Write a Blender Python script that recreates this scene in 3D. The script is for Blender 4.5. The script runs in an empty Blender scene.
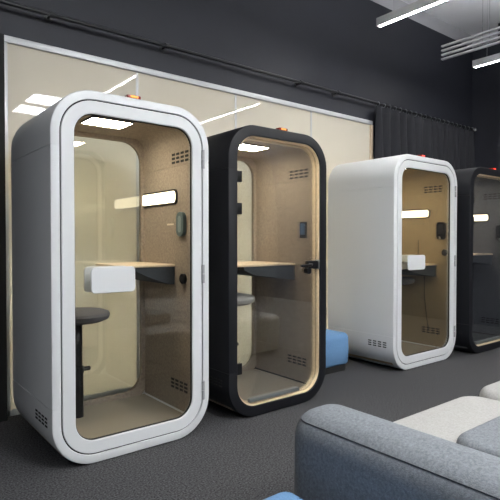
import bpy, bmesh, math, random
from mathutils import Vector, Matrix
random.seed(4)
S = bpy.context.scene
COL = S.collection
PI = math.pi

# ------------------------------------------------------------------ materials
def mat(name, col, rough=0.5, metal=0.0, noise=None, bump=0.0, bscale=200.0, ior=1.5, coat=0.0, stretch=None, spec=None):
    m = bpy.data.materials.new(name); m.use_nodes = True
    nt = m.node_tree; b = nt.nodes['Principled BSDF']
    b.inputs['Base Color'].default_value = (*col, 1)
    b.inputs['Roughness'].default_value = rough
    b.inputs['Metallic'].default_value = metal
    b.inputs['IOR'].default_value = ior
    b.inputs['Coat Weight'].default_value = coat
    if spec is not None: b.inputs['Specular IOR Level'].default_value = spec
    if noise or bump:
        tc = nt.nodes.new('ShaderNodeTexCoord')
        mp = nt.nodes.new('ShaderNodeMapping')
        if stretch: mp.inputs['Scale'].default_value = stretch
        nt.links.new(tc.outputs['Object'], mp.inputs['Vector'])
    if noise:
        sc, lo, hi = noise
        n = nt.nodes.new('ShaderNodeTexNoise'); n.inputs['Scale'].default_value = sc; n.inputs['Detail'].default_value = 4
        n.inputs['Roughness'].default_value = 0.7
        r = nt.nodes.new('ShaderNodeValToRGB')
        r.color_ramp.elements[0].position = 0.32; r.color_ramp.elements[1].position = 0.68
        r.color_ramp.elements[0].color = (*[c * lo for c in col], 1)
        r.color_ramp.elements[1].color = (*[min(1, c * hi) for c in col], 1)
        nt.links.new(mp.outputs['Vector'], n.inputs['Vector'])
        nt.links.new(n.outputs['Fac'], r.inputs['Fac']); nt.links.new(r.outputs['Color'], b.inputs['Base Color'])
    if bump:
        n2 = nt.nodes.new('ShaderNodeTexNoise'); n2.inputs['Scale'].default_value = bscale; n2.inputs['Detail'].default_value = 3
        bp = nt.nodes.new('ShaderNodeBump'); bp.inputs['Strength'].default_value = bump; bp.inputs['Distance'].default_value = 0.004
        nt.links.new(mp.outputs['Vector'], n2.inputs['Vector'])
        nt.links.new(n2.outputs['Fac'], bp.inputs['Height']); nt.links.new(bp.outputs['Normal'], b.inputs['Normal'])
    return m

def emit(name, col, strength):
    m = bpy.data.materials.new(name); m.use_nodes = True
    nt = m.node_tree; b = nt.nodes['Principled BSDF']
    b.inputs['Base Color'].default_value = (0.04, 0.04, 0.04, 1)
    b.inputs['Emission Color'].default_value = (*col, 1)
    b.inputs['Emission Strength'].default_value = strength
    return m

def pane(name, tint, fac_scale=1.0):
    """thin flat glass: straight-through transmission plus a fresnel reflection"""
    m = bpy.data.materials.new(name); m.use_nodes = True
    nt = m.node_tree
    for n in list(nt.nodes):
        if n.type != 'OUTPUT_MATERIAL': nt.nodes.remove(n)
    out = nt.nodes['Material Output']
    t = nt.nodes.new('ShaderNodeBsdfTransparent'); t.inputs['Color'].default_value = (*tint, 1)
    g = nt.nodes.new('ShaderNodeBsdfGlossy'); g.inputs['Roughness'].default_value = 0.0; g.inputs['Color'].default_value = (1, 1, 1, 1)
    f = nt.nodes.new('ShaderNodeFresnel'); f.inputs['IOR'].default_value = 1.5
    mu = nt.nodes.new('ShaderNodeMath'); mu.operation = 'MULTIPLY'; mu.inputs[1].default_value = fac_scale
    mx = nt.nodes.new('ShaderNodeMixShader')
    nt.links.new(f.outputs['Fac'], mu.inputs[0]); nt.links.new(mu.outputs['Value'], mx.inputs['Fac'])
    nt.links.new(t.outputs['BSDF'], mx.inputs[1]); nt.links.new(g.outputs['BSDF'], mx.inputs[2])
    nt.links.new(mx.outputs['Shader'], out.inputs['Surface'])
    return m

M = dict(
    white=mat('white_powder_coat', (0.63, 0.642, 0.648), 0.38, noise=(900, 0.97, 1.03)),
    black=mat('black_powder_coat', (0.008, 0.0085, 0.011), 0.5, noise=(900, 0.9, 1.1), spec=0.28),
    gap=mat('black_gasket', (0.008, 0.008, 0.008), 0.8),
    felt=mat('beige_felt', (0.295, 0.25, 0.205), 0.95, noise=(60, 0.80, 1.18), bump=0.25, bscale=300, spec=0.1),
    felt3=mat('tan_felt', (0.36, 0.285, 0.175), 0.95, noise=(60, 0.80, 1.18), bump=0.25, bscale=300, spec=0.1),
    greyfelt=mat('grey_felt', (0.11, 0.115, 0.125), 0.95, noise=(60, 0.80, 1.18), bump=0.25, bscale=300, spec=0.1),
    bcarpet=mat('booth_carpet', (0.33, 0.29, 0.235), 0.98, noise=(260, 0.75, 1.25), bump=0.4, bscale=400, spec=0.05),
    gcarpet=mat('grey_booth_carpet', (0.09, 0.095, 0.10), 0.98, noise=(260, 0.75, 1.25), bump=0.4, bscale=400, spec=0.05),
    ply=mat('birch_plywood', (0.78, 0.62, 0.41), 0.5, noise=(14, 0.88, 1.1), stretch=(0.15, 3, 3)),
    wood=mat('light_wood', (0.72, 0.58, 0.42), 0.45, noise=(10, 0.88, 1.1), stretch=(0.4, 4, 4)),
    charcoal=mat('charcoal_felt', (0.06, 0.067, 0.076), 0.9, noise=(120, 0.85, 1.15), spec=0.15),
    stoolgrey=mat('stool_dark_grey', (0.105, 0.105, 0.112), 0.9, noise=(240, 0.8, 1.2), bump=0.2, spec=0.15),
    stoollight=mat('stool_light_grey', (0.33, 0.33, 0.33), 0.9, noise=(240, 0.8, 1.2), bump=0.2, spec=0.15),
    metal=mat('black_metal', (0.012, 0.013, 0.015), 0.35, noise=(300, 0.9, 1.1)),
    steel=mat('brushed_steel', (0.55, 0.57, 0.58), 0.35, metal=1.0, noise=(60, 0.9, 1.1), stretch=(1, 30, 30)),
    seal=mat('grey_seal', (0.12, 0.13, 0.125), 0.35, noise=(60, 0.9, 1.1)),
    plastic=mat('grey_green_plastic', (0.07, 0.11, 0.12), 0.35, noise=(200, 0.95, 1.05)),
    plastic2=mat('grey_blue_plastic', (0.18, 0.24, 0.26), 0.3, noise=(200, 0.95, 1.05)),
    dark=mat('dark_plastic', (0.007, 0.007, 0.008), 0.4, noise=(200, 0.9, 1.1), spec=0.25),
    screen=emit('blue_screen', (0.02, 0.14, 0.30), 0.3),
    label=mat('pale_tag', (0.62, 0.52, 0.4), 0.6, noise=(200, 0.95, 1.05)),
    cream=mat('cream_glass_panel', (0.64, 0.575, 0.455), 0.03, noise=(1.5, 0.98, 1.02), ior=1.5, spec=0.5),
    alu=mat('satin_aluminium', (0.55, 0.56, 0.57), 0.45, metal=0.3, noise=(200, 0.97, 1.03)),
    creamwood=mat('pale_wood_edge', (0.62, 0.5, 0.36), 0.55, noise=(12, 0.9, 1.1), stretch=(4, 4, 0.4)),
    wall=mat('black_wall_paint', (0.0195, 0.0212, 0.030), 0.6, noise=(3, 0.93, 1.07), bump=0.1, bscale=60),
    white_wall=mat('white_wall_paint', (0.45, 0.45, 0.47), 0.85, noise=(3, 0.97, 1.03)),
    greywall=mat('grey_wall_paint', (0.10, 0.10, 0.105), 0.8, noise=(3, 0.95, 1.05)),
    ceil=mat('ceiling_paint', (0.80, 0.80, 0.82), 0.85, noise=(3, 0.97, 1.03)),
    carpet=mat('charcoal_carpet', (0.049, 0.049, 0.051), 0.98, noise=(95, 0.15, 2.4), bump=0.6, bscale=260, spec=0.05),
    curtain=mat('black_curtain_cloth', (0.0125, 0.0135, 0.0185), 0.85, noise=(120, 0.85, 1.15)),
    bluegrey=mat('blue_grey_upholstery', (0.178, 0.192, 0.209), 0.92, noise=(110, 0.72, 1.28), bump=0.3, bscale=260, spec=0.2),
    piping=mat('grey_piping', (0.05, 0.055, 0.065), 0.9, noise=(110, 0.8, 1.2)),
    lightseat=mat('light_grey_upholstery', (0.355, 0.35, 0.335), 0.92, noise=(110, 0.86, 1.12), bump=0.3, bscale=260, spec=0.2),
    blue=mat('blue_upholstery', (0.13, 0.25, 0.43), 0.9, noise=(160, 0.85, 1.15), bump=0.3, bscale=260, spec=0.2),
    housing=mat('white_lamp_housing', (0.62, 0.62, 0.63), 0.5, noise=(200, 0.97, 1.03)),
    hinge=mat('grey_hinge', (0.34, 0.345, 0.35), 0.4, noise=(200, 0.95, 1.05)),
    wire=mat('grey_wire', (0.2, 0.2, 0.21), 0.5, noise=(200, 0.95, 1.05)),
    baffle=mat('pale_grey_slat', (0.64, 0.65, 0.68), 0.6, noise=(200, 0.97, 1.03)),
    glass=pane('door_glass', (0.958, 0.962, 0.95), 0.5),
    glass3=pane('bronze_door_glass', (0.93, 0.92, 0.87), 0.5),
    glassd=pane('smoked_door_glass', (0.90, 0.91, 0.92), 0.5),
    bglass=pane('back_glass', (0.965, 0.978, 0.955), 1.6),
    lamp=emit('lamp_cool_white', (1.0, 0.985, 0.965), 115.0),
    uplamp=emit('lamp_upper_white', (0.95, 0.97, 1.0), 40.0),
    panel=emit('panel_cool_white', (0.96, 0.98, 1.0), 68.0),
    warm=emit('booth_lamp_warm', (1.0, 0.87, 0.66), 40.0),
    warmbar=emit('wall_lamp_warm', (1.0, 0.86, 0.60), 3.2),
    orange=emit('beacon_orange', (1.0, 0.36, 0.05), 1.3),
    red=emit('beacon_red', (1.0, 0.04, 0.02), 2.0),
    redlens=mat('red_lens', (0.22, 0.02, 0.012), 0.25, noise=(200, 0.95, 1.05)),
    chrome=mat('pale_finial', (0.6, 0.6, 0.62), 0.25, metal=0.6, noise=(200, 0.95, 1.05)),
)

def frosted(name, col):
    """opal back-coated glass: part of the light scatters through, glossy face"""
    m = bpy.data.materials.new(name); m.use_nodes = True
    nt = m.node_tree; out = nt.nodes['Material Output']; nt.nodes.remove(nt.nodes['Principled BSDF'])
    tc = nt.nodes.new('ShaderNodeTexCoord'); n = nt.nodes.new('ShaderNodeTexNoise'); n.inputs['Scale'].default_value = 1.2
    r = nt.nodes.new('ShaderNodeValToRGB')
    r.color_ramp.elements[0].color = (*[c * .97 for c in col], 1); r.color_ramp.elements[1].color = (*[c * 1.03 for c in col], 1)
    nt.links.new(tc.outputs['Object'], n.inputs['Vector']); nt.links.new(n.outputs['Fac'], r.inputs['Fac'])
    d = nt.nodes.new('ShaderNodeBsdfDiffuse'); t = nt.nodes.new('ShaderNodeBsdfTranslucent')
    for x in (d, t): nt.links.new(r.outputs['Color'], x.inputs['Color'])
    a = nt.nodes.new('ShaderNodeMixShader'); a.inputs['Fac'].default_value = .3
    nt.links.new(d.outputs['BSDF'], a.inputs[1]); nt.links.new(t.outputs['BSDF'], a.inputs[2])
    g = nt.nodes.new('ShaderNodeBsdfGlossy'); g.inputs['Roughness'].default_value = .02
    f = nt.nodes.new('ShaderNodeFresnel'); f.inputs['IOR'].default_value = 1.5
    b = nt.nodes.new('ShaderNodeMixShader')
    nt.links.new(f.outputs['Fac'], b.inputs['Fac']); nt.links.new(a.outputs['Shader'], b.inputs[1]); nt.links.new(g.outputs['BSDF'], b.inputs[2])
    nt.links.new(b.outputs['Shader'], out.inputs['Surface'])
    return m
M['cream'] = frosted('cream_glass_panel', (0.71, 0.675, 0.59))
M['corridor'] = emit('corridor_fill_warm', (1.0, 0.94, 0.82), 250.0)  # emission of the backlight added behind the partition

# ------------------------------------------------------------------ mesh helpers
def link(name, me, m, parent=None, loc=None, smooth=0):
    o = bpy.data.objects.new(name, me); COL.objects.link(o)
    for mm in (m if isinstance(m, (list, tuple)) else [m]): me.materials.append(mm)
    if parent: o.parent = parent
    if loc: o.location = loc
    if smooth:
        for p in me.polygons: p.use_smooth = True
        try: me.set_sharp_from_angle(angle=math.radians(smooth))
        except Exception: pass
    return o

def bm_obj(name, bm, m, parent=None, loc=None, smooth=0):
    bmesh.ops.recalc_face_normals(bm, faces=bm.faces)
    me = bpy.data.meshes.new(name); bm.to_mesh(me); bm.free()
    return link(name, me, m, parent, loc, smooth)

def add_box(bm, x0, x1, y0, y1, z0, z1, bevel=0, seg=2):
    r = bmesh.ops.create_cube(bm, size=1)
    vs = r['verts']
    for v in vs:
        v.co = Vector(((x0 + x1) / 2 + v.co.x * (x1 - x0), (y0 + y1) / 2 + v.co.y * (y1 - y0), (z0 + z1) / 2 + v.co.z * (z1 - z0)))
    if bevel:
        es = list({e for v in vs for e in v.link_edges})
        bmesh.ops.bevel(bm, geom=es, offset=bevel, segments=seg, profile=0.5, affect='EDGES')

def box(name, x0, x1, y0, y1, z0, z1, m, parent=None, bevel=0, seg=2):
    bm = bmesh.new(); add_box(bm, x0, x1, y0, y1, z0, z1, bevel, seg)
    return bm_obj(name, bm, m, parent, smooth=40 if bevel else 0)

def add_tube(bm, pts, r, n=12, cap=True):
    rings = []
    pts = [Vector(p) for p in pts]
    for i, p in enumerate(pts):
        d = (pts[min(i + 1, len(pts) - 1)] - pts[max(i - 1, 0)]).normalized()
        a = d.cross(Vector((0, 0, 1)))
        if a.length < 1e-3: a = d.cross(Vector((1, 0, 0)))
        a.normalize(); b = d.cross(a).normalized()
        rr = r[i] if isinstance(r, (list, tuple)) else r
        rings.append([bm.verts.new(p + (a * math.cos(2 * PI * k / n) + b * math.sin(2 * PI * k / n)) * rr) for k in range(n)])
    for A, B in zip(rings, rings[1:]):
        for k in range(n): bm.faces.new((A[k], A[(k + 1) % n], B[(k + 1) % n], B[k]))
    if cap:
        bm.faces.new(rings[0][::-1]); bm.faces.new(rings[-1])

def tube(name, pts, r, m, parent=None, n=12):
    bm = bmesh.new(); add_tube(bm, pts, r, n); return bm_obj(name, bm, m, parent, smooth=40)

def lathe(name, prof, m, parent=None, loc=None, n=32):
    bm = bmesh.new(); rings = []
    for r, z in prof:
        rings.append([bm.verts.new((r * math.cos(2 * PI * k / n), r * math.sin(2 * PI * k / n), z)) for k in range(n)])
    for A, B in zip(rings, rings[1:]):
        for k in range(n): bm.faces.new((A[k], A[(k + 1) % n], B[(k + 1) % n], B[k]))
    bm.faces.new(rings[0][::-1]); bm.faces.new(rings[-1])
    return bm_obj(name, bm, m, parent, loc, smooth=35)

def rr(x0, z0, x1, z1, rad, n=10, inset=0.0, grooves=(), gd=0.0):
    """rounded rectangle loop in XZ; rad = (bl, br, tr, tl)"""
    if not isinstance(rad, (list, tuple)): rad = (rad,) * 4
    x0 += inset; z0 += inset; x1 -= inset; z1 -= inset
    R = [max(r - inset, 0.002) for r in rad]
    pts = []
    def arc(cx, cz, r, a0):
        for k in range(n + 1):
            a = a0 + PI / 2 * k / n
            pts.append((cx + r * math.cos(a), cz + r * math.sin(a)))
    def side(x, zs, sgn):
        for z, d in zs: pts.append((x + sgn * d, z))
    g_up = []
    for g in sorted(grooves):
        g_up += [(g - 0.003, 0), (g - 0.002, gd), (g + 0.002, gd), (g + 0.003, 0)]
    arc(x1 - R[1], z0 + R[1], R[1], -PI / 2)
    side(x1, g_up, -1)
    arc(x1 - R[2], z1 - R[2], R[2], 0)
    arc(x0 + R[3], z1 - R[3], R[3], PI / 2)
    side(x0, g_up[::-1], 1)
    arc(x0 + R[0], z0 + R[0], R[0], PI)
    return pts

def sweep_frame(name, rect, rad, path, m, parent=None, grooves=(), n=10, smooth=35):
    """closed cross-section path of (inset, y, groove_depth) carried round a rounded rectangle"""
    bm = bmesh.new(); loops = []
    for p in path:
        ins, y = p[0], p[1]; gd = p[2] if len(p) > 2 else 0
        loops.append([bm.verts.new((x, y, z)) for x, z in rr(*rect, rad, n, ins, grooves, gd)])
    for i in range(len(loops)):
        A, B = loops[i], loops[(i + 1) % len(loops)]
        for k in range(len(A)):
            k2 = (k + 1) % len(A)
            bm.faces.new((A[k], A[k2], B[k2], B[k]))
    return bm_obj(name, bm, m, parent, smooth=smooth)

def slab(name, rect, rad, y0, y1, m, parent=None, n=10, bevel=0.0, axis='y'):
    """solid rounded-rectangle plate lying across y (or x)"""
    bm = bmesh.new()
    steps = [(0, y0), (0, y1)] if not bevel else [(bevel, y0), (0, y0 + bevel), (0, y1 - bevel), (bevel, y1)]
    L = []
    for ins, y in steps:
        L.append([bm.verts.new((x, y, z) if axis == 'y' else (y, x, z)) for x, z in rr(*rect, rad, n, ins)])
    for A, B in zip(L, L[1:]):
        for k in range(len(A)):
            k2 = (k + 1) % len(A); bm.faces.new((A[k], A[k2], B[k2], B[k]))
    bm.faces.new(L[0][::-1]); bm.faces.new(L[-1])
    return bm_obj(name, bm, m, parent, smooth=35)

def thing(name, label, cat, loc=(0, 0, 0), group=None):
    o = bpy.data.objects.new(name, None); COL.objects.link(o)
    o.location = loc; o.empty_display_size = 0.1
    o['label'] = label; o['category'] = cat
    if group: o['group'] = group
    return o

def tag(o, label, cat, group=None):
    o['label'] = label; o['category'] = cat
    if group: o['group'] = group
    return o

def struct(o):
    o['kind'] = 'structure'; return o

# ------------------------------------------------------------------ room shell
XL, XR, YB, YF, ZC = -4.6, 7.9, 4.17, -7.0, 4.62
ZW = 4.43                     # top of the black paint
YP = 4.145                    # face of the cream glass partition
struct(box('floor', XL - .1, XR + .1, YF - .1, YB + .1, -0.1, 0, M['carpet']))
struct(box('ceiling', XL - .1, XR + .1, YF - .1, YB + .1, ZC, ZC + .1, M['ceil']))
wb = bmesh.new()
add_box(wb, XL - .1, .95, YB, YB + .1, 0, 2.84); add_box(wb, 5.35, XR + .1, YB, YB + .1, 0, 2.84); add_box(wb, XL - .1, XR + .1, YB, YB + .1, 2.84, ZW)
struct(bm_obj('wall_back', wb, M['wall']))
# unseen corridor, added so light comes through the frosted partition
struct(box('floor_corridor', .6, 5.6, YB + .1, 5.7, -.1, 0, M['greywall']))
struct(box('ceiling_corridor', .6, 5.6, YB + .1, 5.7, 2.84, 2.9, M['ceil']))
struct(box('wall_corridor', .6, 5.6, 5.6, 5.7, 0, 2.84, M['white_wall']))
struct(box('wall_corridor_left', .6, .7, YB + .1, 5.6, 0, 2.84, M['white_wall']))
struct(box('wall_corridor_right', 5.5, 5.6, YB + .1, 5.6, 0, 2.84, M['white_wall']))
struct(box('wall_left', XL - .1, XL, YF, YB, 0, ZC, M['greywall']))
struct(box('wall_right', XR, XR + .1, YF, YB, 0, ZW, M['wall']))
struct(box('wall_front', XL - .1, XR + .1, YF - .1, YF, 0, ZC, M['wall']))
struct(box('trim_1', XL - .1, XR + .1, YB, YB + .1, ZW, ZC, M['white_wall']))
struct(box('trim_2', XR, XR + .1, YF, YB, ZW, ZC, M['white_wall']))
struct(box('trim_10', .62, .93, YB - .12, YB, 0, 2.85, M['gap']))
struct(box('trim_3', XR - .15, XR, 2.6, 3.69, 0, ZC, M['wall']))

# cream glass partition
PX = [0.965, 2.034, 3.125, 4.213, 5.285]
for i in range(4):
    struct(box('window_%d' % (i + 1), PX[i] + .006, PX[i + 1] - .006, YP, YP + .02, 0.045, 2.83, M['cream'], bevel=.001, seg=1))
for i, x in enumerate(PX[1:4]):
    struct(box('trim_%d' % (4 + i), x - .011, x + .011, YP - .004, YP + .022, 0.045, 2.83, M['alu']))
struct(box('trim_7', PX[0] - .03, PX[4] + .03, YP - .02, YP + .024, 2.825, 2.875, M['alu'], bevel=.003))
struct(box('trim_8', PX[4], PX[4] + .05, YP - .015, YP + .024, 0, 2.825, M['creamwood'], bevel=.002))
struct(box('trim_9', PX[0] - .03, PX[0] + .006, YP - .012, YP + .024, 0, 2.825, M['alu'], bevel=.002))
struct(box('baseboard_back', PX[0] - .03, PX[4] + .03, YP - .012, YP + .022, 0, 0.045, M['alu'], bevel=.002))

# ------------------------------------------------------------------ booths
SEAMS = (0.365, 1.857)
def vent_bm(n_col, rows, y0, pitch, w, z0, zp, h, x0, x1):
    bm = bmesh.new()
    for c in range(n_col):
        for r in range(rows):
            y = y0 + c * pitch; z = z0 + r * zp
            add_box(bm, x0, x1, y, y + w, z, z + h)
    return bm

def capsule_x(name, y0, y1, z0, z1, x0, x1, m, parent, bevel=.003, r=None):
    return slab(name, (y0, z0, y1, z1), r or (min(y1 - y0, z1 - z0) / 2 - .001), x0, x1, m, parent, n=8, bevel=bevel, axis='x')

def booth(label, X, Y, W, D, shell, felt, carpet, glass, framed, handle=None, lamp=True,
          table=(0.58, 1.15, 0.33, 0.86), device='capsule', knob=(0.206, 1.05), beacon=0.52, beacon_mat='orange', cable=False, tag_plate=False):
    H = 2.2; R = .26
    t = thing('phone_booth', label, 'booth', (X, Y, 0))
    t.scale = (1, 1, 1.012 if framed else 1.003)
    rect = (0, .003, W, H)
    lip = .053 if framed else .080
    body = sweep_frame('shell', rect, R, [(0, .012, .004), (.0035, .0035, .002), (.012, 0), (lip - .002, 0), (lip, .002), (lip, .05), (.03, .05), (.014, .06),
                                      (.014, D - .004), (.022, D), (.018, D), (.006, D - .008, .002), (0, D - .022, .004)], M[shell], t, SEAMS, n=14)
    bm_obj('outer_vent', vent_bm(4, 3, .085, .062, .042, .245, .022, .011, -.002, .004), M['gap'], body)
    box('plinth', .22, W - .22, .1, D - .1, 0, .03, M['gap'], t)
    # felt lining, carpet, rear frame
    li = .078
    lrect = (li, .07, W - li, H - .075)
    sweep_frame('felt_lining', lrect, (.03, .03, .10, .10), [(0, .062, -.004), (0, D - .045, -.004), (-.012, D - .045), (-.012, .062)], M[felt], t, SEAMS, n=8)
    box('carpet', li, W - li, .062, D - .05, .07, .088, M[carpet], t)
    bf = sweep_frame('back_frame', (.02, .035, W - .02, H - .02), .24, [(0, D - .05), (.080, D - .05), (.086, D - .046), (.086, D - .012), (.080, D - .008), (0, D - .008)], M[felt], t, n=12)
    slab('back_glass', (.02 + .082, .035 + .082, W - .02 - .082, H - .02 - .082), .158, D - .034, D - .026, M['bglass'], bf, n=12)
    bm = vent_bm(4, 3, .145, .062, .042, 1.880, .029, .016, W - li - .003, W - li + .004)
    bm_obj('upper_vent', bm, M['gap'], t)
    bm = vent_bm(4, 3, .165, .062, .042, .240, .027, .015, W - li - .003, W - li + .004)
    bm_obj('lower_vent', bm, M['gap'], t)
    # ceiling light
    zt = H - .075
    cl = box('ceiling_light', .36, .655, .295, .515, zt - .010, zt + .002, M['charcoal'], t, bevel=.004)
    box('light_diffuser', .37, .645, .305, .505, zt - .0125, zt - .0095, M['warm'], cl)
    xr = W - li
    if lamp:
        wl = capsule_x('wall_light', .295, .85, 1.585, 1.695, xr - .012, xr + .002, M['gap'], t, r=.035)
        capsule_x('light_diffuser', .308, .837, 1.598, 1.682, xr - .016, xr - .010, M['warmbar'], wl, r=.03)
    # desk
    tx, tz, ty0, ty1 = table
    dk = bmesh.new()
    L = []
    for z, ins in ((tz - .018, .004), (tz - .014, 0), (tz - .004, 0), (tz, .004)):
        L.append([dk.verts.new((x, y, z)) for x, y in rr(tx, ty0, xr, ty1, (.06, .004, .004, .06), 6, ins)])
    for A, B in zip(L, L[1:]):
        for k in range(len(A)):
            k2 = (k + 1) % len(A); dk.faces.new((A[k], A[k2], B[k2], B[k]))
    dk.faces.new(L[0][::-1]); dk.faces.new(L[-1])
    desk = bm_obj('desk_top', dk, M['wood'], t, smooth=35)
    # wedge-shaped felt bracket below the desk
    bm = bmesh.new()
    pr = [(tx + .10, tz - .018), (xr, tz - .018), (xr, tz - .150), (xr - .05, tz - .145), (tx + .20, tz - .085), (tx + .11, tz - .045)]
    A = [bm.verts.new((x, ty0 + .012, z)) for x, z in pr]; B = [bm.verts.new((x, ty1 - .02, z)) for x, z in pr]
    for k in range(len(pr)): bm.faces.new((A[k], A[(k + 1) % len(pr)], B[(k + 1) % len(pr)], B[k]))
    bm.faces.new(A); bm.faces.new(B[::-1])
    bm_obj('desk_bracket', bm, M['charcoal'], t)
    # wall devices
    if device == 'capsule':
        d = capsule_x('control_panel', .175, .275, 1.35, 1.525, xr - .028, xr + .001, M['plastic'], t, r=.045)
        capsule_x('touch_strip', .203, .247, 1.378, 1.497, xr - .030, xr - .026, M['plastic2'], d, bevel=.0008, r=.02)
    elif device == 'screen':
        d = capsule_x('control_panel', .157, .235, 1.355, 1.495, xr - .016, xr + .001, M['dark'], t, r=.006)
        capsule_x('touch_screen', .170, .222, 1.385, 1.482, xr - .018, xr - .015, M['screen'], d, bevel=.0005, r=.003)
    elif device == 'rounded':
        d = capsule_x('control_panel', .09, .20, 1.335, 1.535, xr - .03, xr + .001, M['dark'], t, r=.035)
        capsule_x('touch_strip', .113, .177, 1.40, 1.51, xr - .033, xr - .028, M['metal'], d, bevel=.001, r=.02)
        tube('hook', [(xr, .145, 1.35), (xr - .035, .145, 1.345), (xr - .045, .145, 1.365)], .008, M['steel'], d, n=8)
    if knob:
        ky, kz = knob
        kb = bmesh.new(); add_tube(kb, [(xr + .001, ky, kz), (xr - .018, ky, kz), (xr - .022, ky, kz)], [.037, .037, .033], 24)
        ko = bm_obj('wall_socket', kb, M['dark'], t, smooth=35)
        kb = bmesh.new(); add_tube(kb, [(xr - .020, ky, kz), (xr - .0235, ky, kz)], [.018, .018], 20)
        bm_obj('socket_centre', kb, M['metal'], ko, smooth=35)
    if tag_plate:
        box('wall_tag', xr - .002, xr + .001, .355, .45, 1.435, 1.447, M['label'], t)
    if cable:
        pts = []
        for k in range(15):
            u = k / 14
            pts.append((xr - .006, .36 - .06 * u + .03 * math.sin(u * 3), 1.03 - .75 * u))
        tube('power_cable', pts, .004, M['dark'], t, n=6)
        tube('lamp_stem', [(xr - .05, .42, table[1]), (xr - .05, .42, table[1] + .27)], .004, M['dark'], t, n=8)
    # status light on the roof
    bx = beacon
    sb = bmesh.new(); add_box(sb, bx - .045, bx + .045, .008, .06, H - .002, H + .020, .006)
    st = bm_obj('status_light', sb, M['redlens'], t, smooth=40)
    box('status_lens', bx - .026, bx + .026, .0055, .012, H + .003, H + .016, M[beacon_mat], st, bevel=.002)
    # door
    if framed:
        a, b = lip + .008, .137
        sweep_frame('door_gasket', rect, R, [(lip - .001, .012), (.10, .012), (.10, .05), (lip - .001, .05)], M['gap'], t, n=14)
        door = sweep_frame('door', rect, R, [(a, .003), (a + .003, 0), (b - .004, 0), (b, .004), (b, .036), (b - .003, .040), (a + .003, .040), (a, .037)], M[shell], t, n=14)
        gi = b - .006
        slab('door_glass', (gi, .003 + gi, W - gi, H - gi), R - gi, .016, .024, M[glass], door, n=14)
        sweep_frame('glass_seal', rect, R, [(b - .001, .012), (b + .004, .012), (b + .004, .028), (b - .001, .028)], M['gap'], door, n=14)
        for z in (1.872, 1.095, .30):
            hb = bmesh.new()
            add_tube(hb, [(W - lip - .002, -.007, z - .062), (W - lip - .002, -.006, z - .002)], .012, 10)
            add_tube(hb, [(W - lip - .002, -.006, z + .002), (W - lip - .002, -.006, z + .062)], .012, 10)
            bm_obj('hinge', hb, M['hinge'], door, smooth=40)
        hx0, hx1, hz0, hz1 = handle
        for y0, y1 in ((-.052, -.042), (.058, .068)):
            hp = slab('handle_plate', (hx0, hz0, hx1, hz1), .028, y0, y1, M['white'], door, n=8, bevel=.003)
            yy = (y1, .016) if y1 < 0 else (.024, y0)
            for hx in (hx0 + .06, hx1 - .06):
                tube('handle_post', [(hx, yy[0], (hz0 + hz1) / 2), (hx, yy[1], (hz0 + hz1) / 2)], .010, M['steel'], door)
    else:
        # plywood reveal, glass leaf, plywood inner edge
        sweep_frame('door_lining', rect, R, [(.079, .012), (.087, .012), (.087, .052), (.100, .052), (.104, .056), (.104, .070), (.06, .070), (.06, .055), (.079, .045)], M['ply'], t, n=14)
        gi = .092
        door = slab('glass_door', (gi, .003 + gi, W - gi, H - gi), R - gi, .032, .042, M[glass], t, n=14)
        for z in (1.808, 1.570, .378):
            box('hinge', .082, .140, .020, .054, z - .042, z + .042, M['dark'], door, bevel=.004)
        lk = box('lock_case', W - .205, W - .083, .016, .058, 1.10, 1.165, M['dark'], door, bevel=.008)
        tube('lever_handle', [(W - .19, .018, 1.135), (W - .20, -.018, 1.135), (W - .225, -.028, 1.134), (W - .33, -.028, 1.128)], [.012, .012, .012, .009], M['dark'], door)
        kb = bmesh.new(); add_tube(kb, [(W - .215, .032, 1.085), (W - .215, -.004, 1.085)], .026, 20)
        bm_obj('thumb_turn', kb, M['dark'], door, smooth=35)
        box('strike_plate', W - .088, W - .080, .006, .05, 1.095, 1.172, M['steel'], t)
        box('drop_seal', .215, W - .30, .020, .052, .106, .134, M['seal'], door, bevel=.003)
    return t

B1 = (0.906, 2.932); B2 = (2.170, 2.962); B3 = (4.280, 3.055); B4 = (5.62, 2.98)
booth('white phone booth with beige felt inside, nearest, left of the black booth', *B1, 1.075, .87, 'white', 'felt', 'bcarpet', 'glass', True,
      handle=(.212, .492, 1.012, 1.166), tag_plate=True)
booth('black phone booth with plywood door edge between the two white booths', *B2, 1.034, .90, 'black', 'felt', 'bcarpet', 'glass', False,
      lamp=False, table=(0.28, 1.135, 0.30, 0.86), device='screen', knob=None, beacon=.545)
booth('white phone booth with tan felt inside, in front of the black curtain', *B3, 1.20, .90, 'white', 'felt3', 'bcarpet', 'glass3', True,
      handle=(.165, .475, 1.025, 1.175), device='rounded', knob=(.10, 1.187), table=(0.46, 1.055, 0.20, 0.86), cable=True, beacon=.52, beacon_mat='red')
booth('black phone booth lined with grey felt, farthest, at the right edge', *B4, 1.15, .90, 'black', 'greyfelt', 'gcarpet', 'glassd', False,
      table=(0.28, 1.165, 0.25, 0.86), device='rounded', knob=None, beacon=.60, beacon_mat='red')

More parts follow.
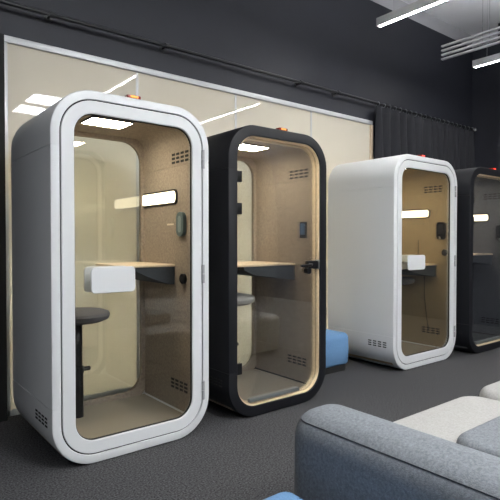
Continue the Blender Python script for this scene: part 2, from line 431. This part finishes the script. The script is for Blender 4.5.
# ------------------------------------------------------------------ stools inside the booths
def stool(label, x, y, seatmat, sz):
    t = thing('bar_stool', label, 'stool', (x, y, .088))
    lathe('seat', [(.10, sz - .072), (.165, sz - .068), (.212, sz - .048), (.22, sz - .02), (.213, sz - .002), (.18, sz + .010), (.10, sz + .016), (.02, sz + .017)], M[seatmat], t)
    lathe('pole', [(.036, 0), (.036, .36), (.030, .364), (.030, sz - .08), (.075, sz - .075), (.075, sz - .066)], M['metal'], t, n=24)
    bm = bmesh.new()
    add_tube(bm, [(0, 0, .315), (0, 0, .355)], .041, 20)
    ring = [(.055 + .055 * math.cos(a) + .02, .055 * math.sin(a), .335) for a in [2 * PI * k / 20 for k in range(20)]]
    add_tube(bm, [(.03, 0, .335), (.082, 0, .335), (.088, 0, .335)], [.016, .016, .010], 12)
    bm_obj('footrest', bm, M['metal'], t, smooth=40)
    return t
stool('dark grey round bar stool inside the nearest white booth', B1[0] + .375, B1[1] + .62, 'stoolgrey', .745)
stool('light grey round bar stool inside the black booth between white ones', B2[0] + .455, B2[1] + .60, 'stoollight', .765)
stool('dark bar stool under the desk of the farther white booth', B3[0] + .76, B3[1] + .52, 'stoolgrey', .81)

# ------------------------------------------------------------------ soft seating
def cushion_bm(x0, x1, y0, y1, z0, z1, rad, top_r, bulge=.012):
    """upholstered block: rounded plan, softly rounded top edge, slightly crowned top"""
    bm = bmesh.new(); L = []
    def loop(z, ins):
        L.append([bm.verts.new((x, y, z)) for x, y in rr(x0, y0, x1, y1, rad, 8, ins)])
    loop(z0, .02); loop(z0 + .02, .004); loop((z0 + z1) / 2, -.004)
    for k in range(9):
        a = PI / 2 * k / 8
        loop(z1 - top_r + top_r * math.sin(a), top_r * (1 - math.cos(a)))
    w = min(x1 - x0, y1 - y0)
    for f, dz in ((.3, .5), (.46, .9)):
        ins = w * f
        if ins > top_r + .01: loop(z1 + bulge * dz, ins)
    for A, B in zip(L, L[1:]):
        for k in range(len(A)):
            k2 = (k + 1) % len(A); bm.faces.new((A[k], A[k2], B[k2], B[k]))
    bm.faces.new(L[0][::-1]); bm.faces.new(L[-1])
    return bm

def piping(name, x0, x1, y0, y1, z, rad, ins, m, parent, r=.003):
    bm = bmesh.new()
    pts = [Vector((x, y, z)) for x, y in rr(x0, y0, x1, y1, rad, 8, ins)]
    n = 8; N = len(pts); rings = []
    for i, p in enumerate(pts):
        d = (pts[(i + 1) % N] - pts[i - 1]).normalized(); a = d.cross(Vector((0, 0, 1))).normalized()
        rings.append([bm.verts.new(p + (a * math.cos(2 * PI * k / n) + Vector((0, 0, 1)) * math.sin(2 * PI * k / n)) * r) for k in range(n)])
    for i in range(N):
        A, B = rings[i], rings[(i + 1) % N]
        for k in range(n): bm.faces.new((A[k], A[(k + 1) % n], B[(k + 1) % n], B[k]))
    return bm_obj(name, bm, m, parent, smooth=60)

# corner sofa: tall back block and light seat
t = thing('sofa', 'large foreground sofa, blue-grey back block and light grey seat, on charcoal carpet', 'sofa', (0, 0, 0))
bx = (1.262, 1.53, -1.1, 1.385)
bk = bm_obj('backrest', cushion_bm(*bx, .03, .718, .11, .10, .006), M['bluegrey'], t, smooth=60)
bk['label'] = 'blue-grey back block'
piping('piping', *bx, .683, .11, .0225, M['piping'], bk, r=.0022)
box('plinth', 1.31, 1.49, -1.05, 1.32, 0, .035, M['gap'], bk)
sx = (1.535, 2.89, -1.1, 1.54)
st = bm_obj('seat', cushion_bm(*sx, .05, .44, .14, .05, .006), M['lightseat'], t, smooth=60)
st['label'] = 'light grey seat block'
box('plinth', 1.56, 2.80, -1.0, 1.46, 0, .055, M['gap'], st)
# grey cushion on the light seat
t = thing('seat_cushion', 'thick blue-grey cushion lying on the light grey sofa seat', 'cushion', (0, 0, .44))
cx = (1.87, 2.80, .05, 1.09)
bm_obj('upholstery', cushion_bm(*cx, .006, .115, .12, .045, .006), M['bluegrey'], t, smooth=60)
piping('piping', *cx, .062, .12, -.002, M['piping'], t)
# next light seat
t = thing('ottoman', 'light grey upholstered block beyond the sofa seat at the right edge', 'ottoman', (0, 0, 0))
nx = (2.93, 4.1, -1.1, 1.55)
bm_obj('upholstery', cushion_bm(*nx, .05, .45, .16, .06, .006), M['lightseat'], t, smooth=60)
box('plinth', 3.0, 4.0, -1.0, 1.45, 0, .055, M['gap'], t)

def pouf(label, x0, x1, y0, y1, h, rad):
    t = thing('pouf', label, 'pouf', (0, 0, 0))
    bm_obj('upholstery', cushion_bm(x0, x1, y0, y1, .07, h, rad, .06, .012), M['blue'], t, smooth=60)
    bm = bmesh.new(); A = [bm.verts.new((x, y, 0)) for x, y in rr(x0, y0, x1, y1, rad, 8, .03)]; B = [bm.verts.new((x, y, .085)) for x, y in rr(x0, y0, x1, y1, rad, 8, .03)]
    for k in range(len(A)):
        k2 = (k + 1) % len(A); bm.faces.new((A[k], A[k2], B[k2], B[k]))
    bm.faces.new(A[::-1]); bm.faces.new(B)
    bm_obj('base', bm, M['gap'], t)
pouf('blue pouf on a black base between the black booth and white booth', 3.36, 4.08, 3.43, 4.07, .39, .07)
pouf('blue pouf in the foreground at the bottom edge, beside the sofa back', .55, 1.205, .65, 1.30, .488, .06)

# ------------------------------------------------------------------ curtain and rail
RZ, RY = 3.10, 4.085
t = thing('curtain_rail', 'long black curtain rail on standoff brackets across the black wall', 'rail', (0, 0, RZ))
tube('rod', [(.4, RY, 0), (7.80, RY, 0)], .016, M['metal'], t)
for x in (1.28, 2.3, 4.0, 4.62, 6.5):
    bm = bmesh.new(); add_tube(bm, [(x, RY, 0), (x, YB - .006, 0)], .011, 8); add_tube(bm, [(x, YB - .008, 0), (x, YB, 0)], .032, 16)
    add_tube(bm, [(x - .018, RY, 0), (x + .018, RY, 0)], .023, 12)
    bm_obj('bracket', bm, M['metal'], t, smooth=40)
lathe('finial', [(.010, -.03), (.026, -.02), (.03, 0), (.026, .02), (.010, .03)], M['chrome'], t, loc=(7.83, RY, 0), n=16)

t = thing('curtain', 'black pleated curtain hanging from the rail beside the cream panels', 'curtain', (0, 0, 0))
bm = bmesh.new(); N = 420; x0, x1 = 5.31, 7.80; rows = [.02, .8, 1.6, 2.4, 2.95, 3.06]
grid = []
for z in rows:
    amp = .054 if z < 2.9 else .026
    row = []
    for i in range(N + 1):
        u = i / N; x = x0 + (x1 - x0) * u
        ph = 2 * PI * (15 * u + .35 * math.sin(7 * u + 1) + .12 * math.sin(19 * u + z * .5))
        y = 4.068 + amp * math.sin(ph) + .010 * math.sin(ph * .5 + z) - .004
        row.append(bm.verts.new((x + .010 * math.cos(ph) * (1 if z < 2.9 else .5), y, z)))
    grid.append(row)
for A, B in zip(grid, grid[1:]):
    for i in range(N): bm.faces.new((A[i], A[i + 1], B[i + 1], B[i]))
c = bm_obj('cloth', bm, M['curtain'], t, smooth=60)
sm = c.modifiers.new('thickness', 'SOLIDIFY'); sm.thickness = .003
for k in range(21):
    x = x0 + (x1 - x0) * (k + .5) / 21
    bm = bmesh.new()
    pts = [Vector((x, RY + .027 * math.cos(2 * PI * j / 16), RZ + .027 * math.sin(2 * PI * j / 16) - .008)) for j in range(17)]
    add_tube(bm, pts, .004, 6, cap=False)
    bm_obj('curtain_ring', bm, M['steel'], t, smooth=60)

# ------------------------------------------------------------------ lights
def pendant(label, x, y0, y1, z=3.6):
    t = thing('pendant_light', label, 'ceiling lamp', (x, y1, z), 'linear pendant lamps')
    L = y1 - y0
    h = box('housing', -.030, .030, -L, 0, .0, .085, M['housing'], t, bevel=.002)
    box('light_diffuser', -.014, .014, -L + .02, -.02, -.002, .0125, M['lamp'], h)
    box('upper_diffuser', -.025, .025, -L + .02, -.02, .080, .0856, M['uplamp'], h)
    for y in (-.18, -L + .18):
        tube('suspension_wire', [(0, y, .085), (0, y, ZC - z)], .0018, M['steel'], t, n=6)
pendant('white linear pendant lamp near the top, left of the slatted rack', 4.435, 2.2, 3.38)
pendant('white linear pendant lamp below the slatted rack at the right edge', 6.45, 2.3, 3.39)
pendant('white linear pendant lamp overhead before the nearest white booth, out of frame', 3.15, -.4, 1.86)
pendant('white linear pendant lamp overhead by the sofa, out of frame to the right', 5.37, -.4, 1.86)

t = thing('corridor_fill_light', 'added long low warm fill light, unseen behind the cream frosted panels', 'fill light', (3.14, 5.6, .85))  # unseen strip added to backlight the panels, set low to brighten their lower part
h = box('housing', -2.3, 2.3, -.03, 0, -.09, .09, M['housing'], t)
box('light_diffuser', -2.28, 2.28, -.034, -.029, -.07, .07, M['corridor'], h)

def panel_light(label, x, y, w=.82, d=.78):
    t = thing('ceiling_panel_light', label, 'ceiling lamp', (x, y, ZC), 'square ceiling panel lamps')
    f = box('frame', -w / 2, w / 2, -d / 2, d / 2, -.05, 0, M['housing'], t, bevel=.004)
    box('light_diffuser', -w / 2 + .02, w / 2 - .02, -d / 2 + .02, d / 2 - .02, -.055, -.049, M['panel'], t)
panel_light('square ceiling panel lamp reflected left in the cream panels, nearer one', 3.70, -3.80)
panel_light('square ceiling panel lamp reflected left in the cream panels, farther one', 3.70, -4.95)
panel_light('square ceiling panel lamp reflected above the gap beside the black booth', 9.0 - 1.6, -4.0, .8)

panel_light('added square fill panel on the ceiling behind the camera, left of the reflected pair', .3, -3.8)  # extra panel out of view, added to brighten the booth fronts
panel_light('added small square fill panel on the ceiling over the left side of the room', -2.6, .4, .5, .5)  # unseen, put in to lift the nearest booth's dark left side
panel_light('added square fill panel on the ceiling overhead, right of the camera', 1.7, -.7)  # added out of view as general fill

t = thing('slatted_ceiling_rack', 'pale grey rack of stacked slats hung from the ceiling', 'rack', (5.66, 3.37, 3.515))
for k in range(4):
    box('slat', -.022, .022, -2.6, 0, k * .052, k * .052 + .019, M['baffle'], t, bevel=.004)
for y in (-.50, -.58, -2.2):
    tube('suspension_wire', [(0, y, 0), (0, y, ZC - 3.515)], .0018, M['wire'], t, n=6)

# ------------------------------------------------------------------ camera
cam = bpy.data.cameras.new('camera'); co = bpy.data.objects.new('camera', cam); COL.objects.link(co)
co.location = (0, 0, 1.335)
yaw = .8965; pitch = math.atan(9.1 / 507)
fwd = Vector((math.cos(yaw) * math.cos(pitch), math.sin(yaw) * math.cos(pitch), -math.sin(pitch)))
co.rotation_euler = fwd.to_track_quat('-Z', 'Y').to_euler()
cam.sensor_fit = 'HORIZONTAL'; cam.sensor_width = 36; cam.lens = 36 * 507 / 500
cam.clip_start = .05
S.camera = co

w = bpy.data.worlds.new('world'); S.world = w; w.use_nodes = True
w.node_tree.nodes['Background'].inputs['Color'].default_value = (.5, .55, .6, 1)
w.node_tree.nodes['Background'].inputs['Strength'].default_value = .05

S.view_settings.view_transform = 'Standard'; S.view_settings.look = 'None'
S.view_settings.gamma = 1; S.view_settings.exposure = 0.55
S.view_settings.use_curve_mapping = False
S.cycles.use_denoising = True
S.cycles.transparent_max_bounces = 24
S.cycles.max_bounces = 12
